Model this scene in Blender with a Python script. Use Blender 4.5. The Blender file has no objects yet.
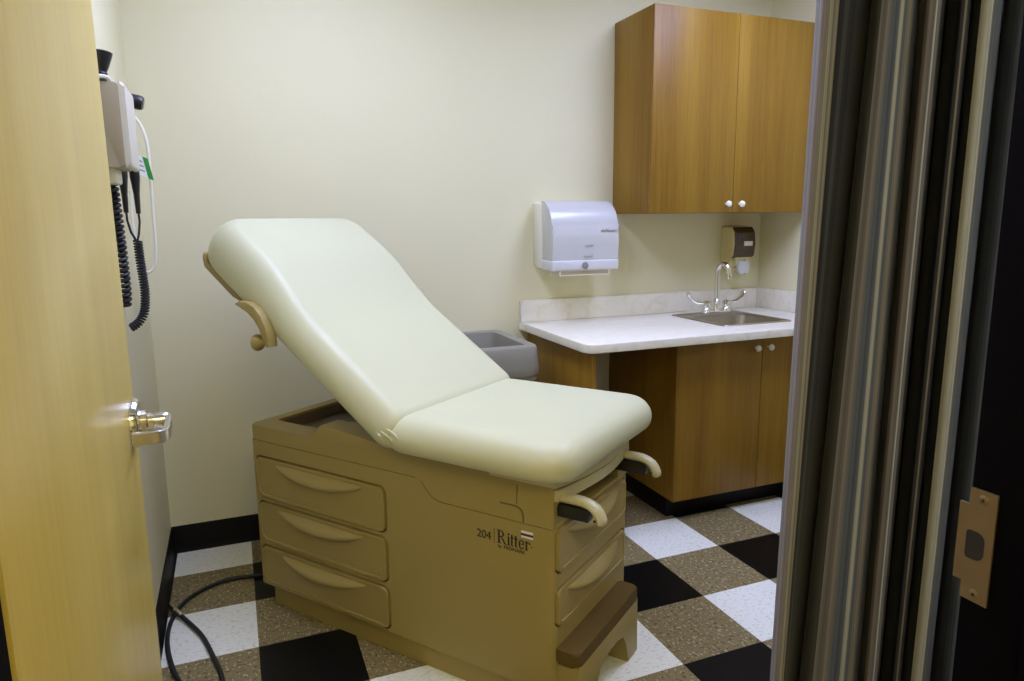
import bpy, bmesh, math, random
from mathutils import Vector, Matrix
random.seed(7)
SC = bpy.context.scene
COL = SC.collection
PI = math.pi
T = 0.3048                                   # one floor tile
XL, XR, YB, YF, ZC = -1.83, 1.185, 0.536, -2.067, 2.62   # room faces

# ------------------------------------------------------------------ materials
def mat(name, color, rough=0.5, metal=0.0, spec=0.5, coat=0.0, bump=None, var=None, trans=0.0):
    m = bpy.data.materials.new(name); m.use_nodes = True
    nt = m.node_tree; b = nt.nodes['Principled BSDF']
    b.inputs['Base Color'].default_value = (*color, 1)
    b.inputs['Roughness'].default_value = rough
    b.inputs['Metallic'].default_value = metal
    b.inputs['Specular IOR Level'].default_value = spec
    b.inputs['Coat Weight'].default_value = coat
    b.inputs['Transmission Weight'].default_value = trans
    if var or bump:
        tc = nt.nodes.new('ShaderNodeTexCoord')
    if var:                                   # (scale, amount)
        n = nt.nodes.new('ShaderNodeTexNoise'); n.inputs['Scale'].default_value = var[0]
        n.inputs['Detail'].default_value = 4
        nt.links.new(tc.outputs['Object'], n.inputs['Vector'])
        r = nt.nodes.new('ShaderNodeMapRange')
        r.inputs['To Min'].default_value = 1 - var[1]; r.inputs['To Max'].default_value = 1 + var[1]
        nt.links.new(n.outputs['Fac'], r.inputs['Value'])
        mx = nt.nodes.new('ShaderNodeVectorMath'); mx.operation = 'SCALE'
        mx.inputs[0].default_value = color
        nt.links.new(r.outputs['Result'], mx.inputs['Scale'])
        nt.links.new(mx.outputs['Vector'], b.inputs['Base Color'])
    if bump:                                  # (scale, strength, distance)
        n2 = nt.nodes.new('ShaderNodeTexNoise'); n2.inputs['Scale'].default_value = bump[0]
        n2.inputs['Detail'].default_value = 3
        nt.links.new(tc.outputs['Object'], n2.inputs['Vector'])
        bp = nt.nodes.new('ShaderNodeBump'); bp.inputs['Strength'].default_value = bump[1]
        bp.inputs['Distance'].default_value = bump[2]
        nt.links.new(n2.outputs['Fac'], bp.inputs['Height'])
        nt.links.new(bp.outputs['Normal'], b.inputs['Normal'])
    return m

def wood(name, c1, c2, rough=0.35, fine=90.0, broad=9.0, spec=0.4):
    m = bpy.data.materials.new(name); m.use_nodes = True
    nt = m.node_tree; b = nt.nodes['Principled BSDF']
    b.inputs['Roughness'].default_value = rough; b.inputs['Specular IOR Level'].default_value = spec
    tc = nt.nodes.new('ShaderNodeTexCoord')
    outs = []
    for sx, sz, det in ((broad, 0.5, 2), (fine, 2.0, 6), (fine*3, 12.0, 3)):
        mp = nt.nodes.new('ShaderNodeMapping'); mp.inputs['Scale'].default_value = (sx, sx, sz)
        n = nt.nodes.new('ShaderNodeTexNoise'); n.inputs['Scale'].default_value = 1.0
        n.inputs['Detail'].default_value = det
        nt.links.new(tc.outputs['Object'], mp.inputs['Vector']); nt.links.new(mp.outputs['Vector'], n.inputs['Vector'])
        outs.append(n.outputs['Fac'])
    def mth(op, a, v):
        q = nt.nodes.new('ShaderNodeMath'); q.operation = op
        nt.links.new(a, q.inputs[0])
        if isinstance(v, float): q.inputs[1].default_value = v
        else: nt.links.new(v, q.inputs[1])
        return q.outputs[0]
    s = mth('ADD', mth('ADD', mth('MULTIPLY', outs[0], 0.55), mth('MULTIPLY', outs[1], 0.30)), mth('MULTIPLY', outs[2], 0.25))
    rp = nt.nodes.new('ShaderNodeValToRGB')
    rp.color_ramp.elements[0].position = 0.36; rp.color_ramp.elements[0].color = (*c1, 1)
    rp.color_ramp.elements[1].position = 0.74; rp.color_ramp.elements[1].color = (*c2, 1)
    nt.links.new(s, rp.inputs['Fac']); nt.links.new(rp.outputs['Color'], b.inputs['Base Color'])
    return m

def floor_material():
    m = bpy.data.materials.new('vinyl_tiles'); m.use_nodes = True
    nt = m.node_tree; b = nt.nodes['Principled BSDF']; L = nt.links.new
    tc = nt.nodes.new('ShaderNodeTexCoord')
    sp = nt.nodes.new('ShaderNodeSeparateXYZ'); L(tc.outputs['Object'], sp.inputs[0])
    def mth(op, a, v=None, w=None):
        q = nt.nodes.new('ShaderNodeMath'); q.operation = op
        for i, x in enumerate((a, v, w)):
            if x is None: continue
            if isinstance(x, (int, float)): q.inputs[i].default_value = x
            else: L(x, q.inputs[i])
        return q.outputs[0]
    fx = mth('DIVIDE', sp.outputs['X'], T); fy = mth('DIVIDE', sp.outputs['Y'], -T)
    ix = mth('FLOOR', fx); iy = mth('FLOOR', fy)
    ox = mth('FLOORED_MODULO', ix, 2.0); oy = mth('FLOORED_MODULO', iy, 2.0)
    white = mth('MULTIPLY', mth('SUBTRACT', 1.0, ox), mth('SUBTRACT', 1.0, oy))
    black = mth('MULTIPLY', ox, oy)
    # chip orientation follows each tile: warp the lookup by tile index
    cmb = nt.nodes.new('ShaderNodeCombineXYZ'); L(mth('MULTIPLY', ix, 3.7), cmb.inputs[0]); L(mth('MULTIPLY', iy, 5.3), cmb.inputs[1]); L(ix, cmb.inputs[2])
    add = nt.nodes.new('ShaderNodeVectorMath'); add.operation = 'ADD'; L(tc.outputs['Object'], add.inputs[0]); L(cmb.outputs[0], add.inputs[1])
    def chips(sx, sy, scale, lo, hi):
        mp = nt.nodes.new('ShaderNodeMapping'); mp.inputs['Scale'].default_value = (sx, sy, 1)
        L(add.outputs[0], mp.inputs['Vector'])
        n = nt.nodes.new('ShaderNodeTexNoise'); n.inputs['Scale'].default_value = scale; n.inputs['Detail'].default_value = 1.5
        L(mp.outputs['Vector'], n.inputs['Vector'])
        r = nt.nodes.new('ShaderNodeMapRange'); r.inputs['From Min'].default_value = lo; r.inputs['From Max'].default_value = hi
        r.clamp = True
        L(n.outputs['Fac'], r.inputs['Value']); return r.outputs['Result']
    light = chips(1.0, 0.5, 120, 0.60, 0.66)
    dark = chips(0.55, 1.0, 115, 0.575, 0.64)
    def mix(fac, a, c):
        q = nt.nodes.new('ShaderNodeMix'); q.data_type = 'RGBA'
        if isinstance(fac, float): q.inputs['Factor'].default_value = fac
        else: L(fac, q.inputs['Factor'])
        for nm, x in (('A', a), ('B', c)):
            s = [i for i in q.inputs if i.name == nm and i.type == 'RGBA'][0]
            if isinstance(x, tuple): s.default_value = (*x, 1)
            else: L(x, s)
        return [o for o in q.outputs if o.type == 'RGBA'][0]
    gray = mix(light, mix(dark, (0.240, 0.185, 0.082), (0.105, 0.08, 0.034)), (0.46, 0.42, 0.28))
    wht = mix(dark, mix(light, (0.84, 0.84, 0.73), (0.88, 0.88, 0.78)), (0.70, 0.68, 0.55))
    blk = mix(light, (0.003, 0.003, 0.003), (0.009, 0.009, 0.008))
    c = mix(black, mix(white, gray, wht), blk)
    L(c, b.inputs['Base Color'])
    b.inputs['Roughness'].default_value = 0.36; b.inputs['Specular IOR Level'].default_value = 0.22
    # fine seams between tiles
    ex = mth('ABSOLUTE', mth('SUBTRACT', mth('FRACT', fx), 0.5)); ey = mth('ABSOLUTE', mth('SUBTRACT', mth('FRACT', fy), 0.5))
    e = mth('GREATER_THAN', mth('MAXIMUM', ex, ey), 0.4975)
    bp = nt.nodes.new('ShaderNodeBump'); bp.inputs['Strength'].default_value = 0.3; bp.inputs['Distance'].default_value = 0.001
    bp.invert = True
    L(e, bp.inputs['Height']); L(bp.outputs['Normal'], b.inputs['Normal'])
    return m

def curtain_material(bands):
    """woven vertical stripes, with fold shade and light put into some colours; bands = [(position across the cloth 0..1, colour)]"""
    m = bpy.data.materials.new('striped_curtain_cloth'); m.use_nodes = True
    nt = m.node_tree; b = nt.nodes['Principled BSDF']; L = nt.links.new
    uv = nt.nodes.new('ShaderNodeUVMap'); uv.uv_map = 'cloth'
    sp = nt.nodes.new('ShaderNodeSeparateXYZ'); L(uv.outputs['UV'], sp.inputs[0])
    rp = nt.nodes.new('ShaderNodeValToRGB'); rp.color_ramp.interpolation = 'CONSTANT'
    el = rp.color_ramp.elements
    el[0].position, el[0].color = 0.0, (*bands[0][1], 1)
    el[1].position, el[1].color = bands[1][0], (*bands[1][1], 1)
    for p_, c_ in bands[2:]:
        e = el.new(p_); e.color = (*c_, 1)
    L(sp.outputs['X'], rp.inputs['Fac'])
    # finer pin stripes inside every band
    n = nt.nodes.new('ShaderNodeTexNoise'); n.noise_dimensions = '1D'; n.inputs['Scale'].default_value = 210; n.inputs['Detail'].default_value = 1
    L(sp.outputs['X'], n.inputs['W'])
    r = nt.nodes.new('ShaderNodeMapRange'); r.inputs['From Min'].default_value = .35; r.inputs['From Max'].default_value = .65; r.inputs['To Min'].default_value = .72; r.inputs['To Max'].default_value = 1.25
    L(n.outputs['Fac'], r.inputs['Value'])
    mx = nt.nodes.new('ShaderNodeVectorMath'); mx.operation = 'SCALE'; L(rp.outputs['Color'], mx.inputs[0]); L(r.outputs['Result'], mx.inputs['Scale'])
    L(mx.outputs['Vector'], b.inputs['Base Color'])
    b.inputs['Roughness'].default_value = 0.7; b.inputs['Specular IOR Level'].default_value = 0.2
    b.inputs['Sheen Weight'].default_value = 0.1
    return m

def laminate_material():
    m = bpy.data.materials.new('marbled_laminate'); m.use_nodes = True
    nt = m.node_tree; b = nt.nodes['Principled BSDF']; L = nt.links.new
    tc = nt.nodes.new('ShaderNodeTexCoord')
    mp = nt.nodes.new('ShaderNodeMapping'); mp.inputs['Rotation'].default_value = (0.3, 0.9, 0.6); mp.inputs['Scale'].default_value = (14, 40, 14)
    L(tc.outputs['Object'], mp.inputs['Vector'])
    n = nt.nodes.new('ShaderNodeTexNoise'); n.inputs['Scale'].default_value = 1; n.inputs['Detail'].default_value = 5; n.inputs['Distortion'].default_value = 1.2
    L(mp.outputs['Vector'], n.inputs['Vector'])
    rp = nt.nodes.new('ShaderNodeValToRGB')
    rp.color_ramp.elements[0].position = .30; rp.color_ramp.elements[0].color = (.74, .69, .53, 1)
    rp.color_ramp.elements[1].position = .52; rp.color_ramp.elements[1].color = (.82, .78, .66, 1)
    L(n.outputs['Fac'], rp.inputs['Fac']); L(rp.outputs['Color'], b.inputs['Base Color'])
    b.inputs['Roughness'].default_value = .35
    return m

def emit(name, color, strength):
    m = bpy.data.materials.new(name); m.use_nodes = True
    nt = m.node_tree; b = nt.nodes['Principled BSDF']
    b.inputs['Base Color'].default_value = (.9, .9, .9, 1)
    b.inputs['Emission Color'].default_value = (*color, 1); b.inputs['Emission Strength'].default_value = strength
    return m

M = dict(
    wall=mat('painted_wall', (.735, .69, .445), .65, spec=.3, bump=(160, .08, .001), var=(3.0, .02)),
    ceil=mat('ceiling_board', (.72, .71, .66), .9, bump=(90, .3, .002)),
    black_base=mat('black_vinyl_base', (.006, .005, .005), .5, spec=.18),
    jamb=mat('dark_frame_paint', (.003, .0022, .0032), .7, spec=.03, bump=(300, .05, .0005)),
    floor=floor_material(),
    maple=wood('maple_door_veneer', (.60, .43, .085), (.73, .565, .15), .30, fine=45, broad=7),
    cab=wood('brown_cabinet_laminate', (.185, .086, .0075), (.335, .190, .020), .42, fine=110, broad=10, spec=.3),
    vinyl=mat('cream_upholstery', (.58, .575, .365), .40, spec=.35, bump=(260, .06, .0006)),
    tanp=mat('tan_moulded_plastic', (.335, .255, .080), .48, spec=.4, bump=(500, .05, .0004)),
    tand=mat('tan_plastic_handle', (.52, .465, .26), .35, spec=.5),
    traydark=mat('brown_tray_plastic', (.14, .105, .065), .5),
    tread=mat('brown_step_rubber', (.12, .075, .016), .65, spec=.2, bump=(330, .8, .003)),
    blackm=mat('black_plastic', (.010, .010, .011), .35),
    blackr=mat('black_rubber', (.012, .012, .013), .5),
    chrome=mat('polished_chrome', (.78, .76, .74), .12, metal=1),
    satin=mat('satin_nickel', (.62, .58, .52), .28, metal=1),
    steel=mat('brushed_steel', (.44, .40, .33), .33, metal=1, bump=(200, .05, .0003)),
    strike=mat('dull_bronze_plate', (.25, .185, .125), .42, metal=.75, var=(40, .12)),
    laminate=laminate_material(),
    white=mat('white_plastic', (.78, .76, .62), .35),
    knob=mat('white_ceramic_knob', (.85, .84, .74), .25),
    cover=mat('smoky_violet_cover', (.56, .555, .53), .22, spec=.6),
    coverlow=mat('pale_violet_band', (.64, .635, .64), .28),
    paper=mat('brown_paper', (.33, .25, .15), .8),
    roll=mat('white_paper', (.78, .76, .72), .8),
    ink=mat('printed_ink', (.018, .014, .012), .6),
    inkb=mat('printed_brown_ink', (.16, .09, .05), .6),
    inkg=mat('grey_print', (.22, .20, .19), .6),
    inkr=mat('dark_red_print', (.10, .012, .04), .6),
    cream=mat('cream_plastic', (.66, .58, .27), .4),
    smoke=mat('brown_smoked_window', (.065, .043, .018), .18, spec=.6),
    lever=mat('pale_push_lever', (.62, .65, .64), .35),
    grey=mat('grey_bin_plastic', (.25, .235, .185), .40, spec=.5, bump=(300, .06, .0006)),
    boxside=mat('warm_grey_housing', (.36, .30, .20), .45),
    label=mat('white_card', (.80, .82, .80), .5),
    green=mat('green_card', (.03, .27, .035), .5),
    hole=mat('unlit_mortise', (.012, .010, .012), .8),
    frame=mat('white_enamel', (.75, .75, .75), .4),
    lamp=emit('lit_diffuser', (.93, 1.05, 1.80), 10.3),
    lamp2=emit('lit_hall_diffuser', (1.0, .88, .50), 18.0),
)

# ------------------------------------------------------------------ helpers
def finish(bm, smooth=True, angle=35):
    bmesh.ops.recalc_face_normals(bm, faces=bm.faces[:])
    for f in bm.faces: f.smooth = smooth
    if smooth:
        for e in bm.edges:
            if len(e.link_faces) == 2 and e.calc_face_angle(0) > math.radians(angle): e.smooth = False

def obj(name, bm, material, parent=None, smooth=True, angle=35, extra=()):
    finish(bm, smooth, angle)
    me = bpy.data.meshes.new(name); bm.to_mesh(me); bm.free()
    me.materials.append(material)
    for x in extra: me.materials.append(x)
    o = bpy.data.objects.new(name, me); COL.objects.link(o)
    if parent is not None: o.parent = parent
    return o

def thing(name, label, cat, loc=(0, 0, 0), rz=0.0, group=None):
    o = bpy.data.objects.new(name, None); COL.objects.link(o)
    o.empty_display_size = .1; o.location = loc; o.rotation_euler = (0, 0, rz)
    o['label'] = label; o['category'] = cat
    if group: o['group'] = group
    return o

def tag(o, label, cat, group=None):
    o['label'] = label; o['category'] = cat
    if group: o['group'] = group
    return o

def struct(o, label=None, cat=None):
    o['kind'] = 'structure'
    if label: o['label'] = label
    if cat: o['category'] = cat
    return o

def box(x0, x1, y0, y1, z0, z1, bev=0.0, seg=2, bm=None):
    b = bmesh.new()
    bmesh.ops.create_cube(b, size=1)
    for v in b.verts:
        v.co = Vector(((x0+x1)/2 + v.co.x*(x1-x0), (y0+y1)/2 + v.co.y*(y1-y0), (z0+z1)/2 + v.co.z*(z1-z0)))
    if bev: bmesh.ops.bevel(b, geom=b.edges[:], offset=bev, segments=seg, profile=.5, affect='EDGES')
    return merge(bm, b)

def merge(bm, b):
    if bm is None: return b
    me = bpy.data.meshes.new('tmp'); b.to_mesh(me); b.free()
    bm.from_mesh(me); bpy.data.meshes.remove(me)
    return bm

def prism(pts, fn, d0, d1, bev=0.0, seg=2, bm=None):
    """extrude 2-D polygon pts from depth d0 to d1; fn(u, v, d) -> xyz"""
    b = bmesh.new()
    lo = [b.verts.new(fn(u, v, d0)) for u, v in pts]; hi = [b.verts.new(fn(u, v, d1)) for u, v in pts]
    n = len(pts)
    f0 = b.faces.new(lo); f1 = b.faces.new(hi[::-1])
    for i in range(n): b.faces.new((lo[i], hi[i], hi[(i+1) % n], lo[(i+1) % n]))
    if bev:
        es = [e for e in b.edges if e in f0.edges or e in f1.edges] if n > 8 else b.edges[:]
        bmesh.ops.bevel(b, geom=es, offset=bev, segments=seg, profile=.5, affect='EDGES')
    return merge(bm, b)

def rrect(x0, x1, y0, y1, r, n=6):
    pts = []
    rs = r if isinstance(r, (list, tuple)) else (r,)*4     # order: x1y1, x0y1, x0y0, x1y0
    for k, (cx, cy, a0) in enumerate(((x1, y1, 0), (x0, y1, 90), (x0, y0, 180), (x1, y0, 270))):
        rr = rs[k]; sx = -1 if cx == x1 else 1; sy = -1 if cy == y1 else 1
        if rr <= 0: pts.append((cx, cy)); continue
        for i in range(n+1):
            a = math.radians(a0 + 90*i/n)
            pts.append((cx + sx*rr + rr*math.cos(a), cy + sy*rr + rr*math.sin(a)))
    return pts

def smooth_path(pts, n=8):
    """Catmull-Rom through pts"""
    P = [Vector(p) for p in pts]; out = []
    for i in range(len(P)-1):
        p0 = P[max(i-1, 0)]; p1 = P[i]; p2 = P[i+1]; p3 = P[min(i+2, len(P)-1)]
        for k in range(n):
            t = k/n
            out.append(.5*((2*p1) + (p2-p0)*t + (2*p0-5*p1+4*p2-p3)*t*t + (3*p1-p0-3*p2+p3)*t**3))
    out.append(P[-1]); return out

def tube(pts, r, seg=10, bm=None, flat=(1, 1), cap=True):
    b = bmesh.new(); P = [Vector(p) for p in pts]; n = len(P)
    rr = r if isinstance(r, (list, tuple)) else [r]*n
    up = None; rings = []
    for i in range(n):
        t = (P[min(i+1, n-1)] - P[max(i-1, 0)])
        if t.length < 1e-9: t = Vector((0, 0, 1))
        t.normalize()
        if up is None:
            ref = Vector((0, 0, 1)) if abs(t.z) < .9 else Vector((1, 0, 0))
            up = ref - t*ref.dot(t); up.normalize()
        else:
            up = up - t*up.dot(t)
            if up.length < 1e-6: up = t.orthogonal()
            up.normalize()
        sd = t.cross(up)
        rings.append([b.verts.new(P[i] + (sd*math.cos(2*PI*k/seg)*flat[0] + up*math.sin(2*PI*k/seg)*flat[1])*rr[i]) for k in range(seg)])
    for i in range(n-1):
        for k in range(seg):
            b.faces.new((rings[i][k], rings[i][(k+1) % seg], rings[i+1][(k+1) % seg], rings[i+1][k]))
    if cap:
        b.faces.new(rings[0][::-1]); b.faces.new(rings[-1])
    return merge(bm, b)

def lathe(prof, c, axis=(0, 0, 1), seg=24, bm=None):
    """prof: list of (radius, height) along axis from point c"""
    b = bmesh.new(); ax = Vector(axis).normalized(); u = ax.orthogonal().normalized(); w = ax.cross(u); c = Vector(c)
    rings = []
    for r, h in prof:
        if r < 1e-6: rings.append([b.verts.new(c + ax*h)])
        else: rings.append([b.verts.new(c + ax*h + (u*math.cos(2*PI*k/seg) + w*math.sin(2*PI*k/seg))*r) for k in range(seg)])
    for A, B in zip(rings, rings[1:]):
        for k in range(seg):
            a0, a1 = A[k % len(A)], A[(k+1) % len(A)]; b0, b1 = B[k % len(B)], B[(k+1) % len(B)]
            vs = []
            for v in (a0, a1, b1, b0):
                if v not in vs: vs.append(v)
            if len(vs) > 2: b.faces.new(vs)
    for R_ in (rings[0], rings[-1]):
        if len(R_) > 2: b.faces.new(R_)
    return merge(bm, b)

def boolean_cut(o, cutter_bm):
    """cut cutter out of mesh object o (both in the same local space) and keep only the result"""
    bmesh.ops.recalc_face_normals(cutter_bm, faces=cutter_bm.faces[:])
    me = bpy.data.meshes.new('cut'); cutter_bm.to_mesh(me); cutter_bm.free()
    c = bpy.data.objects.new('cut', me); COL.objects.link(c)
    par = o.parent; o.parent = None
    md = o.modifiers.new('b', 'BOOLEAN'); md.object = c; md.operation = 'DIFFERENCE'; md.solver = 'EXACT'
    bpy.context.view_layer.update()
    dg = bpy.context.evaluated_depsgraph_get()
    new = bpy.data.meshes.new_from_object(o.evaluated_get(dg))
    o.modifiers.clear(); old = o.data; o.data = new
    bpy.data.objects.remove(c); bpy.data.meshes.remove(me)
    old.name = 'old'; bpy.data.meshes.remove(old); o.data.name = o.name
    o.parent = par
    b = bmesh.new(); b.from_mesh(o.data)
    for f in b.faces: f.smooth = True
    for e in b.edges: e.smooth = not (len(e.link_faces) == 2 and e.calc_face_angle(0) > math.radians(30))
    b.to_mesh(o.data); b.free()

def text_mesh(s, size, fn, depth=.0006, shear=0, spacing=1.0, align='LEFT'):
    cu = bpy.data.curves.new('t', 'FONT'); cu.body = s; cu.size = size; cu.shear = shear; cu.space_character = spacing; cu.align_x = align
    o = bpy.data.objects.new('t', cu); COL.objects.link(o)
    bpy.context.view_layer.update()
    me = bpy.data.meshes.new_from_object(o.evaluated_get(bpy.context.evaluated_depsgraph_get()))
    bpy.data.objects.remove(o); bpy.data.curves.remove(cu)
    b = bmesh.new(); b.from_mesh(me); bpy.data.meshes.remove(me)
    r = bmesh.ops.extrude_face_region(b, geom=b.faces[:])
    for v in [g for g in r['geom'] if isinstance(g, bmesh.types.BMVert)]: v.co.z += depth
    for v in b.verts: v.co = Vector(fn(v.co.x, v.co.y, v.co.z))
    return b

# ------------------------------------------------------------------ room shell
def plain(name, x0, x1, y0, y1, z0, z1, m):
    return struct(obj(name, box(x0, x1, y0, y1, z0, z1), m, smooth=False))
plain('floor', -2.6, 1.35, -4.3, YB+.12, -.06, 0, M['floor'])
plain('ceiling', XL-.12, XR+.12, YF-.14, YB+.12, ZC, ZC+.06, M['ceil'])
plain('wall_back', XL-.12, XR+.12, YB, YB+.12, 0, ZC, M['wall'])
plain('wall_left', XL-.12, XL, YF-.14, YB, 0, ZC, M['wall'])
plain('wall_right', XR, XR+.12, YF-.14, YB, 0, ZC, M['wall'])
OPX0, OPX1, OPZ = -1.70, -.755, 2.14            # rough opening of the doorway
fw = box(XL, OPX0, YF-.14, YF, 0, ZC)
box(OPX1, XR, YF-.14, YF, 0, ZC, bm=fw); box(OPX0, OPX1, YF-.14, YF, OPZ, ZC, bm=fw)
struct(obj('wall_front', fw, M['wall'], smooth=False))
# hallway outside the doorway, where the camera stands
plain('ceiling_hall', -2.6, 1.35, -4.3, YF-.14, 2.55, 2.61, M['ceil'])
plain('wall_hall', -2.6, 1.35, -4.42, -4.3, 0, 2.61, M['wall'])
plain('wall_hall_left', -2.72, -2.6, -4.42, YF-.14, 0, 2.61, M['wall'])
plain('wall_hall_right', 1.35, 1.47, -4.42, YF-.14, 0, 2.61, M['wall'])
# coved vinyl base
def cove(fn, L0, L1):
    prof = [(0, 0), (.016, 0), (.010, .003), (.006, .012), (.0045, .030), (.004, .110), (.002, .115), (0, .115)]
    return prism(prof, fn, L0, L1)
struct(obj('baseboard_back', cove(lambda u, v, d: (d, YB-u, v), XL, -.205), M['black_base']))
struct(obj('baseboard_left', cove(lambda u, v, d: (XL+u, d, v), YF, YB), M['black_base']))
struct(obj('baseboard_right', cove(lambda u, v, d: (XR-u, d, v), YF, -.08), M['black_base']))
struct(obj('baseboard_front', cove(lambda u, v, d: (d, YF+u, v), OPX1, XR), M['black_base']))

# door frame (dark painted metal): jambs with a stop, head, strike plate
JX0, JX1 = -1.66, -.795
fr = box(OPX0, JX0, YF-.145, YF+.006, 0, OPZ, .002)
box(JX1, OPX1, YF-.145, YF+.006, 0, OPZ, .002, bm=fr)
box(OPX0, OPX1, YF-.145, YF+.006, OPZ-.04, OPZ+.002, .002, bm=fr)
box(JX0, JX0+.014, YF-.118, YF-.068, 0, OPZ-.04, .002, bm=fr)
box(JX1-.014, JX1, YF-.118, YF-.068, 0, OPZ-.04, .002, bm=fr)
frame = struct(obj('trim_1', fr, M['jamb']))
# strike plate lies in the right jamb face, plane x = JX1; u = toward room (+y), v = z
su = lambda u, v, d: (JX1 - d, YF - .002 + u, 1.014 + v)
sp_pts = [(-.022, -.063), (.007, -.063), (.007, -.044), (.017, -.044), (.017, .044), (.007, .044), (.007, .063), (-.022, .063)]
splate = obj('strike_plate', prism(sp_pts, su, 0, .0025), M['strike'], frame, smooth=False)
obj('mortise_hole', prism(rrect(-.0135, .0065, -.016, .016, (.004, .009, .009, .004), 5), su, .0018, .0029), M['hole'], splate)
for v in (-.054, .053):
    s = lathe([(0, .0038), (.0035, .0038), (.0055, .0026)], su(-.008, v, 0), (-1, 0, 0), 16)
    so = obj('screw', s, M['strike'], splate)
    obj('screw_slot', lathe([(.0017, .0036), (.0017, .00395), (0, .00395)], su(-.008, v, 0), (-1, 0, 0), 10), M['hole'], so)

# ------------------------------------------------------------------ door leaf (open)
H = Vector((-1.6645, -2.037, 0)); E = Vector((-1.6965, -1.1645, 0))
dd = (E-H); DW = dd.length; dd.normalize(); ang = math.atan2(dd.y, dd.x)
# local: x along the leaf from hinge, y = away from the opening (behind the visible face), visible face at y = 0
door = thing('door_1', 'open maple veneer door leaf swung against the left wall', 'door', H, ang)
door['kind'] = 'structure'
obj('door_leaf', box(0, DW, 0, .044, .008, 2.09, .0015), M['maple'], door)
vis = lambda x, out, z: (x, -out, z)
KZ = 1.030; KX = DW-.070
hd = obj('door_handle', lathe([(0, 0), (.042, 0), (.042, .009), (.039, .014), (.022, .016), (.022, .024), (.0155, .026), (.0155, .034)], vis(KX, 0, KZ), (0, -1, 0), 32), M['chrome'], door)
sh = lathe([(.0145, .030), (.0145, .050), (.013, .057), (0, .058)], vis(KX, 0, KZ), (0, -1, 0), 24)
obj('spindle', sh, M['chrome'], hd)
# lever: leaves the shank, runs toward the hinge side and returns to the door face
lv = smooth_path([vis(KX+.008, .046, KZ+.002), vis(KX+.004, .055, KZ), vis(KX-.012, .058, KZ), vis(KX-.06, .058, KZ), vis(KX-.088, .057, KZ), vis(KX-.102, .051, KZ), vis(KX-.106, .040, KZ), vis(KX-.106, .010, KZ)], 7)
def ribbon(path, w, t, updir=(0, 0, 1), bm=None):
    b = bmesh.new(); rings = []; up = Vector(updir); n = len(path)
    for i, p in enumerate(path):
        tn = (path[min(i+1, n-1)] - path[max(i-1, 0)]).normalized(); u = (up - tn*up.dot(tn)).normalized(); s = tn.cross(u)
        rings.append([b.verts.new(p + u*a*w/2 + s*c*t/2) for a, c in ((-1, -.6), (-.85, -1), (.85, -1), (1, -.6), (1, .6), (.85, 1), (-.85, 1), (-1, .6))])
    for A, B in zip(rings, rings[1:]):
        for k in range(8): b.faces.new((A[k], A[(k+1) % 8], B[(k+1) % 8], B[k]))
    b.faces.new(rings[0][::-1]); b.faces.new(rings[-1]); return merge(bm, b)
obj('lever', ribbon(lv, .022, .009), M['satin'], hd)
obj('latch_plate', box(DW-.0005, DW+.0015, .010, .034, KZ-.055, KZ+.055, .0005), M['satin'], door)
obj('latch_bolt', box(DW, DW+.011, .015, .029, KZ-.010, KZ+.010, .003), M['satin'], door)
obj('screw_cap', lathe([(0, .0022), (.0055, .0018), (.0078, 0)], vis(.207, 0, .778), (0, -1, 0), 20), M['blackm'], door)
for hz in (.25, 1.05, 1.85):
    obj('hinge', lathe([(0, -.055), (.007, -.055), (.007, .055), (0, .055)], (-.003, .012, hz), (0, 0, 1), 12), M['satin'], door)

# ------------------------------------------------------------------ exam table
TX, TY, TA = -0.783, -0.993, math.radians(126.277)
tb = thing('exam_table', 'tan medical exam table with raised cream backrest, drawers and step', 'exam table', (TX, TY, 0), TA)
# local x = from the foot end toward the head (a), local y = -b (b from near side to far side)
t = lambda a, b_, z: (a, -b_, z)
TL, TW = 1.214, .490
side = lambda a, z, d: t(a, d, z)               # near-side elevation, d = depth into the table
foot = lambda b_, z, d: t(d, b_, z)             # foot-end elevation, d = depth toward head
plan = lambda a, b_, z: t(a, b_, z)
# plinth
obj('plinth', prism(rrect(.03, TL-.03, .02, TW-.02, .03), plan, 0, .085, .003), M['tanp'], tb)
# lower body with drawer cut-outs
prof = [(0, .08), (TL, .08), (TL, .619), (.475, .619), (.448, .612), (.425, .585), (.405, .568), (.38, .561), (0, .561)]
body = obj('cabinet_body', prism(rrect(0, TL, 0, TW, .022), plan, .08, .619), M['tanp'], tb)
boolean_cut(body, prism([(-.05, .561), (.38, .561), (.405, .568), (.425, .585), (.448, .612), (.475, .65), (-.05, .65)], side, -.1, TW+.1))
SD = [(.592, 1.184, .418, .562), (.592, 1.184, .252, .396), (.592, 1.184, .092, .230)]
for a0, a1, z0, z1 in SD:
    boolean_cut(body, prism(rrect(a0-.006, a1+.006, z0-.006, z1+.006, .026), side, -.05, .03))
FD = [(.014, .463, .436, .556), (.014, .463, .280, .386)]
for b0, b1, z0, z1 in FD:
    boolean_cut(body, prism(rrect(b0-.006, b1+.006, z0-.006, z1+.006, .020), foot, -.05, .03))
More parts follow.
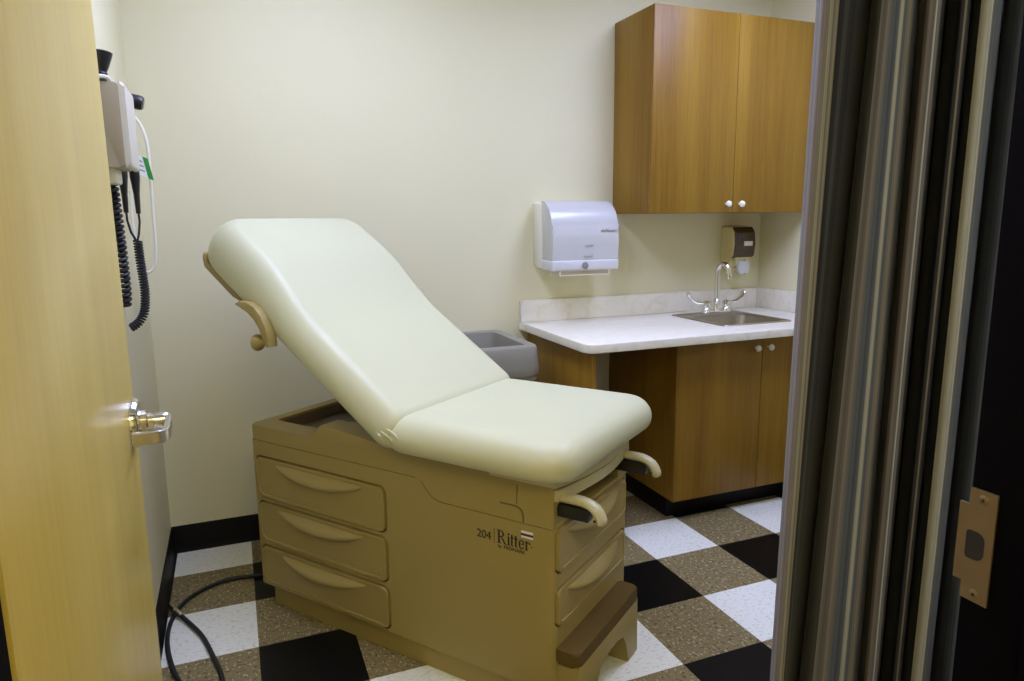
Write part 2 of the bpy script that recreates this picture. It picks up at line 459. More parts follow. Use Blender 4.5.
def drawer(fn, u0, u1, z0, z1, r, pw, name='drawer'):
    pts = rrect(u0, u1, z0, z1, r)
    bm_ = prism(pts, fn, .028, -.006, .004, 2)
    # inset line near the rim of the front
    bmesh.ops.recalc_face_normals(bm_, faces=bm_.faces[:])
    big = max((f for f in bm_.faces), key=lambda f: (round(f.calc_area(), 6), -sum(((v.co - Vector(fn((u0+u1)/2, (z0+z1)/2, -.006))).length) for v in f.verts)/len(f.verts)))
    ref = Vector(fn((u0+u1)/2, (z0+z1)/2, -.2))
    cands = sorted(bm_.faces, key=lambda f: -f.calc_area())[:2]
    big = min(cands, key=lambda f: (f.calc_center_median()-ref).length)
    bmesh.ops.inset_region(bm_, faces=[big], thickness=.010, depth=0)
    bmesh.ops.inset_region(bm_, faces=[big], thickness=.002, depth=-.003)
    d = obj(name, bm_, M['tanp'], tb, angle=28)
    # lens-shaped pull along the upper edge: bulging lip with a hollow underside
    b = bmesh.new(); nu, nv = 25, 8; uc = (u0+u1)/2; zt = z1-.012; G = []
    for i in range(nu):
        q = -1 + 2*i/(nu-1); k = max(0.0, 1-q*q); row = []
        dep = .026*k**.9 + .0005; drop = .010 + .034*k
        for j in range(nv):
            s = j/(nv-1)
            out = dep*math.sin(PI*min(s*1.12, 1)*.62)/math.sin(PI*.62) if s < .9 else dep*.72
            row.append(b.verts.new(fn(uc + q*pw/2, zt - drop*s, -.0035 - out)))
        row.append(b.verts.new(fn(uc + q*pw/2, zt - drop*.80, -.0035)))
        G.append(row)
    for A, B in zip(G, G[1:]):
        for k in range(nv): b.faces.new((A[k], A[k+1], B[k+1], B[k]))
    obj('drawer_pull', b, M['tanp'], d, angle=50)
    return d
for a0, a1, z0, z1 in SD: drawer(side, a0, a1, z0, z1, .022, .40)
for b0, b1, z0, z1 in FD: drawer(foot, b0, b1, z0, z1, .016, .34)
# seam shadow line filler and upper deck: rim around an open tray at the head
deckbm = prism(rrect(.001, TL-.001, .001, TW-.001, .024), plan, .621, .672, .006, 3)
deck = obj('top_deck', deckbm, M['tanp'], tb)
boolean_cut(deck, prism(rrect(.50, 1.172, .085, TW-.085, .02), plan, .60, .75))
obj('tray_floor', prism(rrect(.505, 1.168, .09, TW-.09, .02), plan, .6195, .624), M['traydark'], tb)
trim = prism(rrect(.5005, 1.1715, .0855, TW-.0855, .02), plan, .622, .664)
tl = obj('tray_liner', trim, M['traydark'], tb)
boolean_cut(tl, prism(rrect(.504, 1.168, .0885, TW-.0885, .018), plan, .60, .70))
# raised side rails beside the tray
for b0, b1 in ((.0015, .083), (TW-.083, TW-.0015)):
    rail = [(.474, .640), (.925, .668), (.905, .674), (.888, .688), (.876, .706), (.862, .717), (.84, .7205), (.66, .705), (.474, .690)]
    obj('side_rail', prism(rail, side, b0, b1, .005, 3), M['tanp'], tb)
for b0 in (.12, .33):
    obj('lift_arm', tube([t(.97, b0+.02, .645), t(.87, b0+.02, .668), t(.62, b0+.02, .70)], [.020, .026, .026], 12), M['tanp'], tb)
# seat support skirt (foot half) with the step-shaped seam
sk = prism([(.004, .563), (.378, .563), (.402, .570), (.423, .587), (.446, .614), (.472, .621), (.472, .70), (.004, .70)], side, .0005, .07)
obj('side_panel', sk, M['tanp'], tb, smooth=False)
sk = prism([(.004, .563), (.378, .563), (.402, .570), (.423, .587), (.446, .614), (.472, .621), (.472, .70), (.004, .70)], side, TW-.07, TW-.0005)
obj('side_panel', sk, M['tanp'], tb, smooth=False)
obj('seat_support', box(*sorted((.10, .50)), -TW+.07, -.07, .58, .705, .002), M['tanp'], tb)
obj('cover_seam', tube(smooth_path([t(.170, -.0003, .606), t(.125, -.0003, .606), t(.106, -.0003, .601), t(.098, -.0003, .588), t(.096, -.0003, .565)], 5), .0022, 6), M['traydark'], tb)
obj('cover_seam', tube([t(.115, -.0003, .668), t(.117, -.0003, .612)], .0011, 6), M['traydark'], tb)
obj('foot_shelf', box(.003, .12, -TW+.012, -.012, .555, .5725, .004), M['tanp'], tb)
# curved lips under the front of the cushion
def lip(z0, z1, bulge, inset):
    n = 16; pts = [(.20, inset), ]
    for i in range(n+1):
        s = i/n; pts.append((-.004 - bulge*math.sin(PI*s), inset + (TW-2*inset)*s))
    pts.append((.20, TW-inset))
    return prism([(a, b_) for a, b_ in pts], plan, z0, z1, .003, 2)
obj('seat_apron', lip(.640, .672, .030, .004), M['tand'], tb)
obj('seat_apron', lip(.680, .709, .036, -.006), M['tand'], tb)

# cushions: concentric rings of a rounded rectangle, rounded edge, slight crown
def cushion(L0, L1, b0, b1, r, top, bot, e, fn, crown=.006, bump=None, per=26, pc=7, corners=None):
    b = bmesh.new(); cx, cy = (L0+L1)/2, (b0+b1)/2; hx, hy = (L1-L0)/2, (b1-b0)/2
    cr = corners or (r,)*4
    def ring(ins):
        pts = []; ex, ey = hx-ins, hy-ins
        for k, (sx, sy, a0) in enumerate(((1, 1, 0), (-1, 1, 90), (-1, -1, 180), (1, -1, 270))):
            rr = max(min(cr[k]-ins*.75, ex*.98, ey*.98), 0.0)
            ccx, ccy = sx*(ex-rr), sy*(ey-rr)
            arc = [(ccx + rr*math.cos(math.radians(a0+90*i/pc)), ccy + rr*math.sin(math.radians(a0+90*i/pc))) for i in range(pc+1)]
            if pts:
                p, q = pts[-1], arc[0]
                pts += [(p[0]+(q[0]-p[0])*i/per, p[1]+(q[1]-p[1])*i/per) for i in range(1, per)]
            pts += arc
        p, q = pts[-1], pts[0]
        pts += [(p[0]+(q[0]-p[0])*i/per, p[1]+(q[1]-p[1])*i/per) for i in range(1, per)]
        return pts
    mid = (top+bot)/2; half = (top-bot)/2; layers = []
    eb = min(e*.55, half)
    m_ = 7
    layers.append((min(hx, hy)*.6, bot)); layers.append((eb, bot))
    for i in range(1, m_): a_ = PI/2*i/m_; layers.append((eb*(1-math.sin(a_)), bot + (half*.8)*(1-math.cos(a_))))
    layers.append((0, bot+half*.8)); 
    et = top - (bot+half*.8)
    for i in range(1, 11):
        a_ = PI/2*i/10; layers.append((e*(1-math.cos(a_)), bot+half*.8 + et*math.sin(a_)))
    mn = min(hx, hy)
    for i in range(1, 9): layers.append((e + (mn-e)*i/8, top + crown*math.sin(PI/2*i/8)))
    R_ = []
    for ins, z in layers:
        row = []
        frac = (z-bot)/(top-bot)
        for x, y in ring(ins):
            zz = z
            if bump: zz = bot + (z-bot)*bump((x+cx-L0)/(L1-L0), (y/hy), frac)
            row.append(b.verts.new(fn(x+cx, y+cy, zz)))
        R_.append(row)
    for A, B in zip(R_, R_[1:]):
        n = len(A)
        for k in range(n): b.faces.new((A[k], A[(k+1) % n], B[(k+1) % n], B[k]))
    b.faces.new(R_[0][::-1])
    bmesh.ops.triangulate(b, faces=[f for f in b.faces if len(f.verts) > 4])
    bmesh.ops.remove_doubles(b, verts=b.verts[:], dist=1e-5)
    return b
obj('seat_cushion', cushion(-.070, .545, -.082, .575, .075, .815, .710, .060, t, corners=(.085, .085, .085, .085)), M['vinyl'], tb, angle=80)
# backrest frame: s along the backrest from the hinge, n normal to it
BA = math.radians(34.7); BX, BZ = .508, .712
def bk(s, b_, n): return t(BX + s*math.cos(BA) - n*math.sin(BA), b_, BZ + s*math.sin(BA) + n*math.cos(BA))
def pillow(u, w, frac):
    k = min(max((u-.42)/.34, 0), 1); k = k*k*(3-2*k)
    return 1 + .36*k
obj('backrest_cushion', cushion(-.01, .990, -.084, .578, .09, .114, -.014, .062, bk, crown=.008, bump=pillow, corners=(.10, .055, .055, .10), per=34), M['vinyl'], tb, angle=80)
obj('backrest_shell', prism(rrect(.10, .975, .0, TW, .05), bk, -.034, -.011, .006, 3), M['tanp'], tb)
obj('end_cap', prism([(.68, -.0135), (.940, -.0135), (.962, .006), (.972, .006), (.968, -.014), (.945, -.036), (.78, -.036)], lambda u, v, d: bk(u, d, v), -.058, .552, .003), M['tanp'], tb)
# crescent holder and its knob on the near edge
hc = [(1.095, 1.112), (1.07, 1.122), (1.035, 1.121), (1.0, 1.108), (.972, 1.083), (.953, 1.05), (.943, 1.015), (.941, .985), (.956, .983), (.964, 1.015), (.979, 1.045), (1.0, 1.07), (1.03, 1.092), (1.06, 1.105)]
ph = obj('strap_holder', prism(hc, lambda u, v, d: t(u, d, v), -.110, -.074, .004), M['tanp'], tb)
obj('holder_knob', lathe([(0, -.002), (.007, 0), (.007, .030), (.012, .045), (.026, .062), (.027, .068), (.022, .072), (0, .073)], t(.948, -.092, 1.0), Vector(t(1.0, 0, -.12)), 18), M['tanp'], ph)
# gathered pleats where the two cushions meet on the near side
from mathutils.bvhtree import BVHTree
bpy.context.view_layer.update()
cush = [o for o in tb.children if o.name in ('seat_cushion', 'backrest_cushion')]
for line in (((.534, -.09, .770), (.523, -.09, .760), (.513, -.09, .745)), ((.519, -.09, .777), (.501, -.09, .765), (.483, -.09, .750)), ((.496, -.09, .785), (.475, -.09, .776), (.459, -.09, .764))):
    pts = []
    for p in smooth_path([t(*k) for k in line], 4):
        best = min((o.closest_point_on_mesh(p) for o in cush), key=lambda r: (r[1]-p).length)
        pts.append(best[1])
    n = len(pts)
    obj('pleat', tube(pts, [.0008 + .0034*math.sin(PI*i/(n-1)) for i in range(n)], 8), M['vinyl'], tb)
# stirrups
for bc in (.034, .430):
    z_ = .640
    st = obj('stirrup', tube(smooth_path([t(.06, bc, z_+.004), t(-.03, bc, z_+.006), t(-.072, bc, z_+.004), t(-.100, bc, z_-.008), t(-.115, bc, z_-.030), t(-.117, bc, z_-.046)], 6),
             [.020]*18 + [.021]*7 + [.0215, .0215, .021, .020, .016, .008], 14, flat=(1.0, .62)), M['tand'], tb)
    obj('stirrup_bar', box(-.085, .10, -bc-.015, -bc+.015, z_-.044, z_-.010, .002), M['blackm'], st)
    obj('pin', lathe([(.0035, 0), (.0035, .002), (0, .002)], t(-.108, bc-.0225, z_-.030), (0, 1, 0), 10), M['blackm'], st)
# pull-out step
sb = prism([(.012, 0), (.105, 0), (.125, .075), (.150, .112), (.205, .124), (.270, .124), (.315, .112), (.338, .075), (.355, 0), (.432, 0), (.426, .184), (.017, .184)], lambda u, v, d: foot(u, v, d), -.068, .02, .004)
step = obj('step', sb, M['tanp'], tb)
tr = prism(rrect(.006, .432, -.068, .005, (.012, .012, .018, .018)), lambda u, v, d: t(v, u, d), .180, .221, .007, 3)
obj('step_tread', tr, M['tread'], step)

# lettering on the near side panel. u runs from head to foot (left to right as seen), v up
def lg(u0, z0, h=.0): return lambda u, v, d: t(u0-u, -.0006-d, z0+v)
obj('lettering', text_mesh('204', .034, lg(.2495, .4895), spacing=.95), M['ink'], tb, smooth=False)
obj('divider_line', prism([(0, 0), (.0016, 0), (.0016, .043), (0, .043)], lg(.191, .483), 0, .0006), M['inkb'], tb, smooth=False)
def strokes(items, fn, d=.0006):
    bm_ = None
    for it in items:
        if it[0] == 'r': _, x0, x1, y0, y1 = it; P = [(x0, y0), (x1, y0), (x1, y1), (x0, y1)]
        elif it[0] == 'p': P = it[1]
        elif it[0] == 'c':                        # arc ring: cx, cy, rx, ry, a0, a1, thin, thick
            _, cx, cy, rx, ry, a0, a1, th = it; n = 12
            P = [(cx+rx*math.cos(math.radians(a0+(a1-a0)*i/n)), cy+ry*math.sin(math.radians(a0+(a1-a0)*i/n))) for i in range(n+1)]
            P += [(cx+(rx-th)*math.cos(math.radians(a0+(a1-a0)*i/n)), cy+(ry-th*.5)*math.sin(math.radians(a0+(a1-a0)*i/n))) for i in range(n, -1, -1)]
        bm_ = prism(P, fn, 0, d, bm=bm_)
    return bm_
# serif 'Ritter' in units of cap height 1
R_ = [('r', .08, .24, 0, 1), ('r', 0, .32, 0, .05), ('r', 0, .30, .95, 1), ('c', .30, .74, .30, .26, -90, 90, .14), ('r', .2, .34, .95, 1), ('r', .2, .34, .47, .52),
      ('p', [(.34, .48), (.48, .44), (.70, .06), (.82, .05), (.82, 0), (.62, 0)])]
def ii(x): return [('r', x+.05, x+.18, 0, .66), ('r', x, x+.23, 0, .045), ('r', x, x+.14, .62, .66), ('c', x+.115, .84, .075, .085, 0, 359, .074)]
def tt(x): return [('r', x+.06, x+.19, .06, .86), ('r', x, x+.30, .60, .66), ('c', x+.20, .13, .14, .13, 180, 320, .07)]
def ee(x): return [('c', x+.24, .33, .24, .34, 20, 325, .12), ('r', x+.08, x+.45, .33, .385)]
def rr_(x): return [('r', x+.05, x+.18, 0, .66), ('r', x, x+.25, 0, .045), ('r', x, x+.14, .61, .66), ('c', x+.28, .50, .13, .16, 10, 170, .07), ('c', x+.37, .54, .065, .075, 0, 359, .064)]
word = R_ + ii(.86) + tt(1.12) + tt(1.45) + ee(1.80) + rr_(2.33) + [('c', 2.86, .30, .045, .05, 0, 359, .03)]
S_ = .0385
sc = [(it[0],) + tuple((tuple((x*S_, y*S_) for x, y in it[1]),) if it[0] == 'p' else
      ((it[1]*S_, it[2]*S_, it[3]*S_, it[4]*S_) if it[0] == 'r' else (it[1]*S_, it[2]*S_, it[3]*S_, it[4]*S_, it[5], it[6], it[7]*S_))) for it in word]
obj('lettering', strokes(sc, lg(.181, .487)), M['ink'], tb, smooth=False)
obj('lettering', text_mesh('by', .0135, lg(.179, .4735)), M['ink'], tb, smooth=False)
obj('lettering', text_mesh('MIDMARK', .0150, lg(.160, .4735), spacing=1.05), M['ink'], tb, smooth=False)
stk = obj('sticker', box(.066, .103, .0004, .0011, .5215, .5415), M['label'], tb, smooth=False)
obj('stripe', box(.0655, .1035, .0010, .0014, .5275, .5345), M['inkr'], stk, smooth=False)

# ------------------------------------------------------------------ wall cabinet
UX0, UX1, UYF, UZ0, UZ1 = .257, XR-.004, .1975, 1.39, 2.28
uc = thing('wall_cabinet', 'brown wood-grain two-door cabinet hung on back wall above the sink', 'cabinet', ((UX0+UX1)/2, YB, UZ0))
ux, uy, uz = (UX0+UX1)/2, YB, UZ0
def lbox(x0, x1, y0, y1, z0, z1, org, bev=.0012): return box(x0-org[0], x1-org[0], y0-org[1], y1-org[1], z0-org[2], z1-org[2], bev, 2)
o_ = (ux, uy, uz)
obj('carcass', lbox(UX0, UX1, UYF+.022, YB-.001, UZ0, UZ1, o_), M['cab'], uc)
UM = .7145
def knob(p, parent, y):
    k = lathe([(.005, 0), (.0055, .010), (.0125, .016), (.0155, .022), (.0135, .029), (.007, .033), (0, .034)], p, (0, -1, 0), 20)
    return obj('knob', k, M['knob'], parent)
for x0, x1, kx in ((UX0, UM-.0015, UM-.039), (UM+.0015, 1.152, UM+.037)):
    d = obj('door', lbox(x0, x1, UYF, UYF+.0195, UZ0, UZ1, o_), M['cab'], uc)
    knob((kx-ux, UYF-uy, 1.430-uz), d, 0)
obj('filler_strip', lbox(1.155, UX1, UYF+.002, UYF+.0215, UZ0, UZ1, o_), M['cab'], uc)

# ------------------------------------------------------------------ base cabinet, counter, sink
BX0, BX1, BYF, BZ0, BZ1 = .250, XR-.003, -.052, .104, .843
bc_ = thing('base_cabinet', 'brown wood-grain two-door floor cabinet under the white counter', 'cabinet', ((BX0+BX1)/2, .24, 0))
o_ = ((BX0+BX1)/2, .24, 0)
cb = lbox(BX0, BX1, BYF+.021, YB-.001, BZ0, BZ1, o_)
obj('carcass', cb, M['cab'], bc_)
BM = .7165
for x0, x1, kx in ((BX0, BM-.0015, BM-.044), (BM+.0015, 1.140, BM+.030)):
    d = obj('door', lbox(x0, x1, BYF, BYF+.0195, BZ0, BZ1-.008, o_), M['cab'], bc_)
    knob((kx-o_[0], BYF-o_[1], .780), d, 0)
obj('filler_strip', lbox(1.143, BX1, BYF+.002, BYF+.021, BZ0, BZ1-.008, o_), M['cab'], bc_)
obj('toe_kick', lbox(BX0+.022, BX1, .03, YB-.002, 0, BZ0, o_), M['black_base'], bc_)
# end panel holding up the free end of the counter
ep = tag(obj('end_panel', box(-.206, -.186, -.122, YB-.002, 0, .843, .0012), M['cab']), 'brown wood-grain panel standing under the counter\'s free left end', 'panel')
# counter: laminate top with rounded free corner, backsplash and side splash
CF = -.168; CXL = -.249
SXA, SXB, SYA, SYB = .535, .935, -.005, .425
ct = obj('countertop', prism(rrect(CXL, XR-.001, CF, YB-.0005, (0, 0, .045, 0), 8), lambda u, v, d: (u, v, d), .8435, .879, .003, 2), M['laminate'])
tag(ct, 'white marbled laminate countertop with backsplash and rounded free corner', 'countertop')
boolean_cut(ct, box(SXA+.012, SXB-.012, SYA+.012, SYB-.012, .8, .95))
obj('backsplash', box(CXL+.002, XR-.0215, YB-.0205, YB-.0008, .8792, .984, .002), M['laminate'], ct)
obj('side_splash', box(XR-.021, XR-.0012, CF+.03, YB-.0008, .8792, .984, .002), M['laminate'], ct)
# drop-in steel sink
sk = thing('sink', 'small rectangular stainless steel drop-in sink in the white countertop', 'sink', ((SXA+SXB)/2, (SYA+SYB)/2, .879))
sx, sy = (SXA+SXB)/2, (SYA+SYB)/2
b = bmesh.new()
def srect(x0, x1, y0, y1, r, z): return [b.verts.new((x, y, z)) for x, y in rrect(x0-sx, x1-sx, y0-sy, y1-sy, r, 5)]
bx0, bx1, by0, by1 = SXA+.035, SXB-.035, SYA+.03, SYB-.105
rings = [srect(SXA, SXB, SYA, SYB, .02, .0002), srect(SXA+.004, SXB-.004, SYA+.004, SYB-.004, .02, .005), srect(SXA+.016, SXB-.016, SYA+.016, SYB-.016, .02, .0045), srect(SXA+.02, SXB-.02, SYA+.02, SYB-.02, .02, .002),
         srect(bx0-.008, bx1+.008, by0-.008, by1+.008, .05, .0018), srect(bx0, bx1, by0, by1, .045, -.006), srect(bx0+.012, bx1-.012, by0+.012, by1-.012, .04, -.12), srect(bx0+.03, bx1-.03, by0+.03, by1-.03, .03, -.145), srect(bx0+.10, bx1-.10, by0+.10, by1-.10, .03, -.148)]
for A, B in zip(rings, rings[1:]):
    n = len(A)
    for k in range(n): b.faces.new((A[k], A[(k+1) % n], B[(k+1) % n], B[k]))
b.faces.new(rings[-1])
obj('basin', b, M['steel'], sk)
obj('drain', lathe([(0, .003), (.018, .002), (.03, .004), (.034, 0)], (0, (by0+by1)/2-sy, -.148), (0, 0, 1), 24), M['chrome'], sk)
# the basin hangs below the counter inside the base cabinet
boolean_cut(bpy.data.objects['carcass.001'], box(bx0-.02-o_[0], bx1+.02-o_[0], by0-.02-o_[1], by1+.02-o_[1], .65, .9))
# faucet on the rear sink ledge
FX, FY, FZ = .787, .378, .881
fc = thing('faucet', 'chrome gooseneck faucet with two wrist-blade handles behind the sink', 'faucet', (FX, FY, FZ))
obj('base_plate', prism(rrect(-.088, .088, -.026, .026, .024), lambda u, v, d: (u, v, d), 0, .016, .005, 3), M['chrome'], fc)
obj('spout', tube(smooth_path([(0, 0, .06), (0, 0, .14), (0, 0, .212), (.002, -.009, .240), (.007, -.030, .254), (.012, -.052, .248), (.015, -.066, .224), (.016, -.070, .198)], 6), .0125, 12, bm=lathe([(.022, .014), (.020, .02), (.0165, .03), (.0165, .056), (.018, .058), (.018, .066), (.012, .074), (.009, .08)], (0, 0, 0), (0, 0, 1), 20)), M['chrome'], fc)
obj('aerator', lathe([(.0125, .012), (.0135, 0), (.0115, -.016), (0, -.016)], (.016, -.070, .198), (0, 0, 1), 16), M['chrome'], fc)
for sgn in (-1, 1):
    hx = sgn*.062
    hb = obj('handle', lathe([(.024, .014), (.023, .026), (.018, .032), (.018, .044), (.021, .046), (.020, .060), (.010, .066), (0, .066)], (hx, 0, 0), (0, 0, 1), 18), M['chrome'], fc)
    dy = .02 if sgn < 0 else -.01
    pth = smooth_path([(hx, 0, .054), (hx+sgn*.03, dy*.4, .056), (hx+sgn*.056, dy, .062), (hx+sgn*.082, dy*1.4, .084), (hx+sgn*.094, dy*1.6, .112)], 5)
    n = len(pth); obj('wrist_blade', tube(pth, [.009 + .012*(i/(n-1))**1.6 if i < n-2 else .015 for i in range(n)], 12, flat=(1, .55)), M['chrome'], hb)

# ------------------------------------------------------------------ paper towel dispenser
tx, tz = 0.0, 1.125
td = thing('paper_towel_dispenser', 'pale violet translucent-fronted paper towel dispenser on the back wall', 'dispenser', (tx, YB, tz))
# side elevation: u = out from the wall, v = up
tfn = lambda u, v, d: (d, -u, v)
housing = [(-.0005, .03), (.045, .016), (.10, .012), (.10, .316), (.03, .322), (-.0005, .318)]
obj('housing', prism(housing, tfn, -.173, .171, .006, 3), M['white'], td)
cov = [(.092, .014), (.205, .012)] + [(.205 + .012*math.sin(PI*i/16), .012 + .19*i/8) for i in range(1, 8)]
cov += [(.205 - .125 + .125*math.cos(math.radians(a)), .205 + .122*math.sin(math.radians(a))) for a in range(0, 91, 9)]
b = prism(cov, tfn, -.170, .169, .012, 4)
cv = obj('cover', b, M['cover'], td)
obj('cover_band', prism([(.098, .010), (.2105, .009), (.2150, .055), (.098, .057)], tfn, -.1735, .1725, .006, 3), M['coverlow'], td)
obj('sensor_button', lathe([(0, .003), (.012, .0025), (.017, 0)], (-.006, -.2155, .030), (0, -1, .12), 24), M['inkg'], td)
obj('paper_chute', box(-.132, .128, -.205, -.085, -.016, .012, .004), M['white'], td)
obj('slot', box(-.126, .122, -.2062, -.15, -.0095, .0065, .001), M['paper'], td, smooth=False)
wf = lambda u0, v0, out: (lambda u, v, d: (u0+u, -out-d, v0+v))
obj('lettering', text_mesh('enMotion', .021, wf(.072, .182, .2185), depth=.0012, shear=.35), M['inkb'], td, smooth=False)
obj('lettering', text_mesh('automatic', .011, wf(-.010, .118, .2185), depth=.0012, shear=.2), M['inkg'], td, smooth=False)
obj('lettering', text_mesh('towel', .020, wf(-.016, .066, .2182), depth=.0012), M['inkg'], td, smooth=False)

# ------------------------------------------------------------------ soap dispenser
so = thing('soap_dispenser', 'cream wall soap dispenser with smoked brown window beside the corner', 'dispenser', (.992, YB, 1.078))
sfn = lambda u, v, d: (d, -u, v)
sbp = [(-.0005, .004), (.040, .0), (.072, .020), (.080, .075), (.104, .090), (.112, .150), (.106, .212), (.085, .240), (.040, .246), (-.0005, .242)]
obj('housing', prism(sbp, sfn, -.070, .064, .010, 3), M['cream'], so)
win = [(.080, .074), (.1095, .088), (.1180, .150), (.1105, .212), (.088, .2405), (.070, .238)]
w_ = obj('window', prism(win, sfn, -.066, .066, .007, 3), M['smoke'], so)
obj('label_card', box(-.012, .042, -.1205, -.1165, .142, .166, .001), M['label'], w_, smooth=False)
obj('lettering', text_mesh('SOAP', .014, lambda u, v, d: (-.045+u, -.1135-d, .188+v), depth=.004), M['inkg'], w_, smooth=False)
obj('nozzle_shroud', prism([(.060, .030), (.094, .040), (.104, .060), (.106, .082), (.075, .086)], sfn, -.048, .050, .008, 3), M['cream'], so)
lvp = [(-.034, .062), (-.036, .030), (-.030, .002), (-.020, -.010), (-.008, .0), (0, .004), (.008, .0), (.020, -.008), (.030, .004), (.036, .032), (.034, .062)]
obj('push_lever', prism(lvp, lambda u, v, d: (u, -d, v), .088, .112, .003, 2), M['lever'], so)
obj('indicator_light', lathe([(0, .002), (.004, .001), (.005, 0)], (.004, -.1055, .068), (0, -1, .2), 12), mat('blue_indicator', (.10, .18, .55), .3), so)

# ------------------------------------------------------------------ waste bin
wb = thing('waste_bin', 'tall grey plastic waste bin with open hooded top beside the counter', 'waste bin', (-.516, .285, 0))
def loft(rings_, bm=None, cap0=True, cap1=True):
    b = bmesh.new(); R2 = [[b.verts.new(p) for p in r] for r in rings_]
    for A, B in zip(R2, R2[1:]):
        n = len(A)
        for k in range(n): b.faces.new((A[k], A[(k+1) % n], B[(k+1) % n], B[k]))
    if cap0: b.faces.new(R2[0][::-1])
    if cap1: b.faces.new(R2[-1])
    return merge(bm, b)
def rz(hx_, hy_, r, z): return [(x, y, z) for x, y in rrect(-hx_, hx_, -hy_, hy_, r, 6)]
obj('bin_body', loft([rz(.118, .195, .05, 0), rz(.122, .20, .05, .012), rz(.152, .233, .055, .70), rz(.160, .240, .055, .708), rz(.160, .240, .055, .735)]), M['grey'], wb)
hood = [rz(.166, .246, .06, .728), rz(.170, .248, .06, .738), rz(.170, .248, .06, .765), rz(.166, .246, .06, .80), rz(.162, .243, .055, .838), rz(.157, .238, .05, .850), rz(.148, .230, .045, .855), rz(.124, .206, .04, .855), rz(.116, .197, .035, .850), rz(.108, .186, .03, .80), rz(.102, .178, .03, .745)]
obj('bin_hood', loft(hood), M['grey'], wb)

# ------------------------------------------------------------------ wall diagnostic unit
WX, WY, WZ = XL, -.36, 1.505
du = thing('wall_diagnostic_unit', 'grey diagnostic instrument station on the left wall behind the door', 'medical instrument', (WX, WY, WZ))
du_o = Vector((WX, WY, WZ))
dfn = lambda u, v, d: (u, d, v)              # u out of wall, v up, d along wall
obj('housing', prism(rrect(-.0005, .080, .004, .214, (.010, 0, 0, .014)), dfn, -.0945, .0875, .002, 2), M['boxside'], du)
obj('front_panel', prism(rrect(.0795, .094, .003, .215, (.010, .002, .002, .010)), dfn, -.095, .088, .006, 3), mat('pale_grey_panel', (.60, .56, .46), .4), du)
obj('wall_bracket', prism(rrect(-.0005, .050, -.034, .006, .006), dfn, -.060, .060, .004), M['white'], du)
obj('specula_dispenser', lathe([(.014, .208), (.014, .228), (.017, .232), (.013, .236), (.017, .240), (.014, .244), (.018, .254), (.026, .282), (.028, .292), (.025, .294), (0, .290)], (.020, -.055, 0), (.08, 0, 1), 20), M['blackm'], du)
obj('hanger_loop', tube(smooth_path([(.020, -.090, .205), (.034, -.100, .222), (.056, -.096, .224), (.066, -.084, .212)], 5), .005, 8), M['white'], du)
def coil_path(axis_pts, r, turns, per=12):
    ax = smooth_path(axis_pts, 24); n = turns*per; out = []
    L_ = [0]
    for p_, q_ in zip(ax, ax[1:]): L_.append(L_[-1] + (q_-p_).length)
    j = 0; u = None
    for i in range(n+1):
        s = L_[-1]*i/n
        while j < len(ax)-2 and L_[j+1] < s: j += 1
        f = (s-L_[j])/max(L_[j+1]-L_[j], 1e-9); c = ax[j].lerp(ax[j+1], f); tn = (ax[j+1]-ax[j]).normalized()
        if u is None: u = tn.orthogonal().normalized()
        u = (u - tn*u.dot(tn)).normalized(); w = tn.cross(u); a_ = 2*PI*i/per
        out.append(c + (u*math.cos(a_) + w*math.sin(a_))*r)
    return out
AX = lambda x, y, z: Vector((x, y, z)) - du_o          # room point -> unit-local point
obj('coiled_tube', tube([AX(-1.812, -.275, 1.52), AX(-1.811, -.272, 1.49)] + coil_path([AX(-1.811, -.27, 1.485), AX(-1.809, -.265, 1.40), AX(-1.807, -.26, 1.28), AX(-1.808, -.25, 1.17), AX(-1.812, -.25, 1.13)], .0125, 24), .0055, 6), M['blackr'], du)

def scope(name, label, p, lens, ztop, zbot, cord):
    o0 = Vector(p); th = thing(name, label, 'medical instrument', o0)
    q = lambda x, y, z: Vector((x, y, z)) - o0
    hd_ = Vector((1, -.10, -.22)).normalized()
    c = q(p[0], p[1], ztop)
    obj('scope_head', lathe([(0, -.022), (.012, -.022), (.017, -.014), (.0185, .004), (.0205, .010), (.021, .034), (.0175, .042), (.013, .042), (.012, .036), (0, .036)], c, hd_, 18), M['blackm'], th)
    obj('lens', lathe([(.0125, .0), (.013, .004), (.009, .007), (0, .0075)], c + hd_*.036, hd_, 16), mat('scope_glass', (.05, .03, .025), .08), th)
    obj('scope_handle', lathe([(.009, ztop-.010-p[2]), (.0125, ztop-.018-p[2]), (.0125, ztop-.11-p[2]), (.014, ztop-.12-p[2]), (.014, zbot+.05-p[2]), (.0115, zbot+.03-p[2]), (.0085, zbot-p[2]), (.0065, zbot-.055-p[2]), (0, zbot-.056-p[2])], (0, 0, 0), (0, 0, 1), 16), M['blackm'], th)
    obj('cord', tube([q(*k) for k in cord[0]] + (coil_path([q(*k) for k in cord[1]], .0105, cord[2]) if cord[1] else []), .0034, 6), M['blackr'], th)
scope('otoscope', 'black scope with round lens facing out beyond the wall station', (-1.764, -.15, 1.60), 1, 1.722, 1.450,
      ([(-1.764, -.15, 1.40), (-1.763, -.15, 1.37), (-1.768, -.152, 1.335), (-1.772, -.155, 1.318)],
       [(-1.773, -.155, 1.315), (-1.772, -.152, 1.26), (-1.769, -.15, 1.20), (-1.768, -.15, 1.15), (-1.774, -.155, 1.10), (-1.790, -.165, 1.07), (-1.812, -.18, 1.055)], 34))
scope('ophthalmoscope', 'black scope hanging closest to the wall, its head hidden by the station', (-1.792, -.185, 1.58), 0, 1.675, 1.452,
      ([(-1.792, -.185, 1.40), (-1.792, -.182, 1.375), (-1.786, -.175, 1.340), (-1.7765, -.166, 1.318)], None, 0))
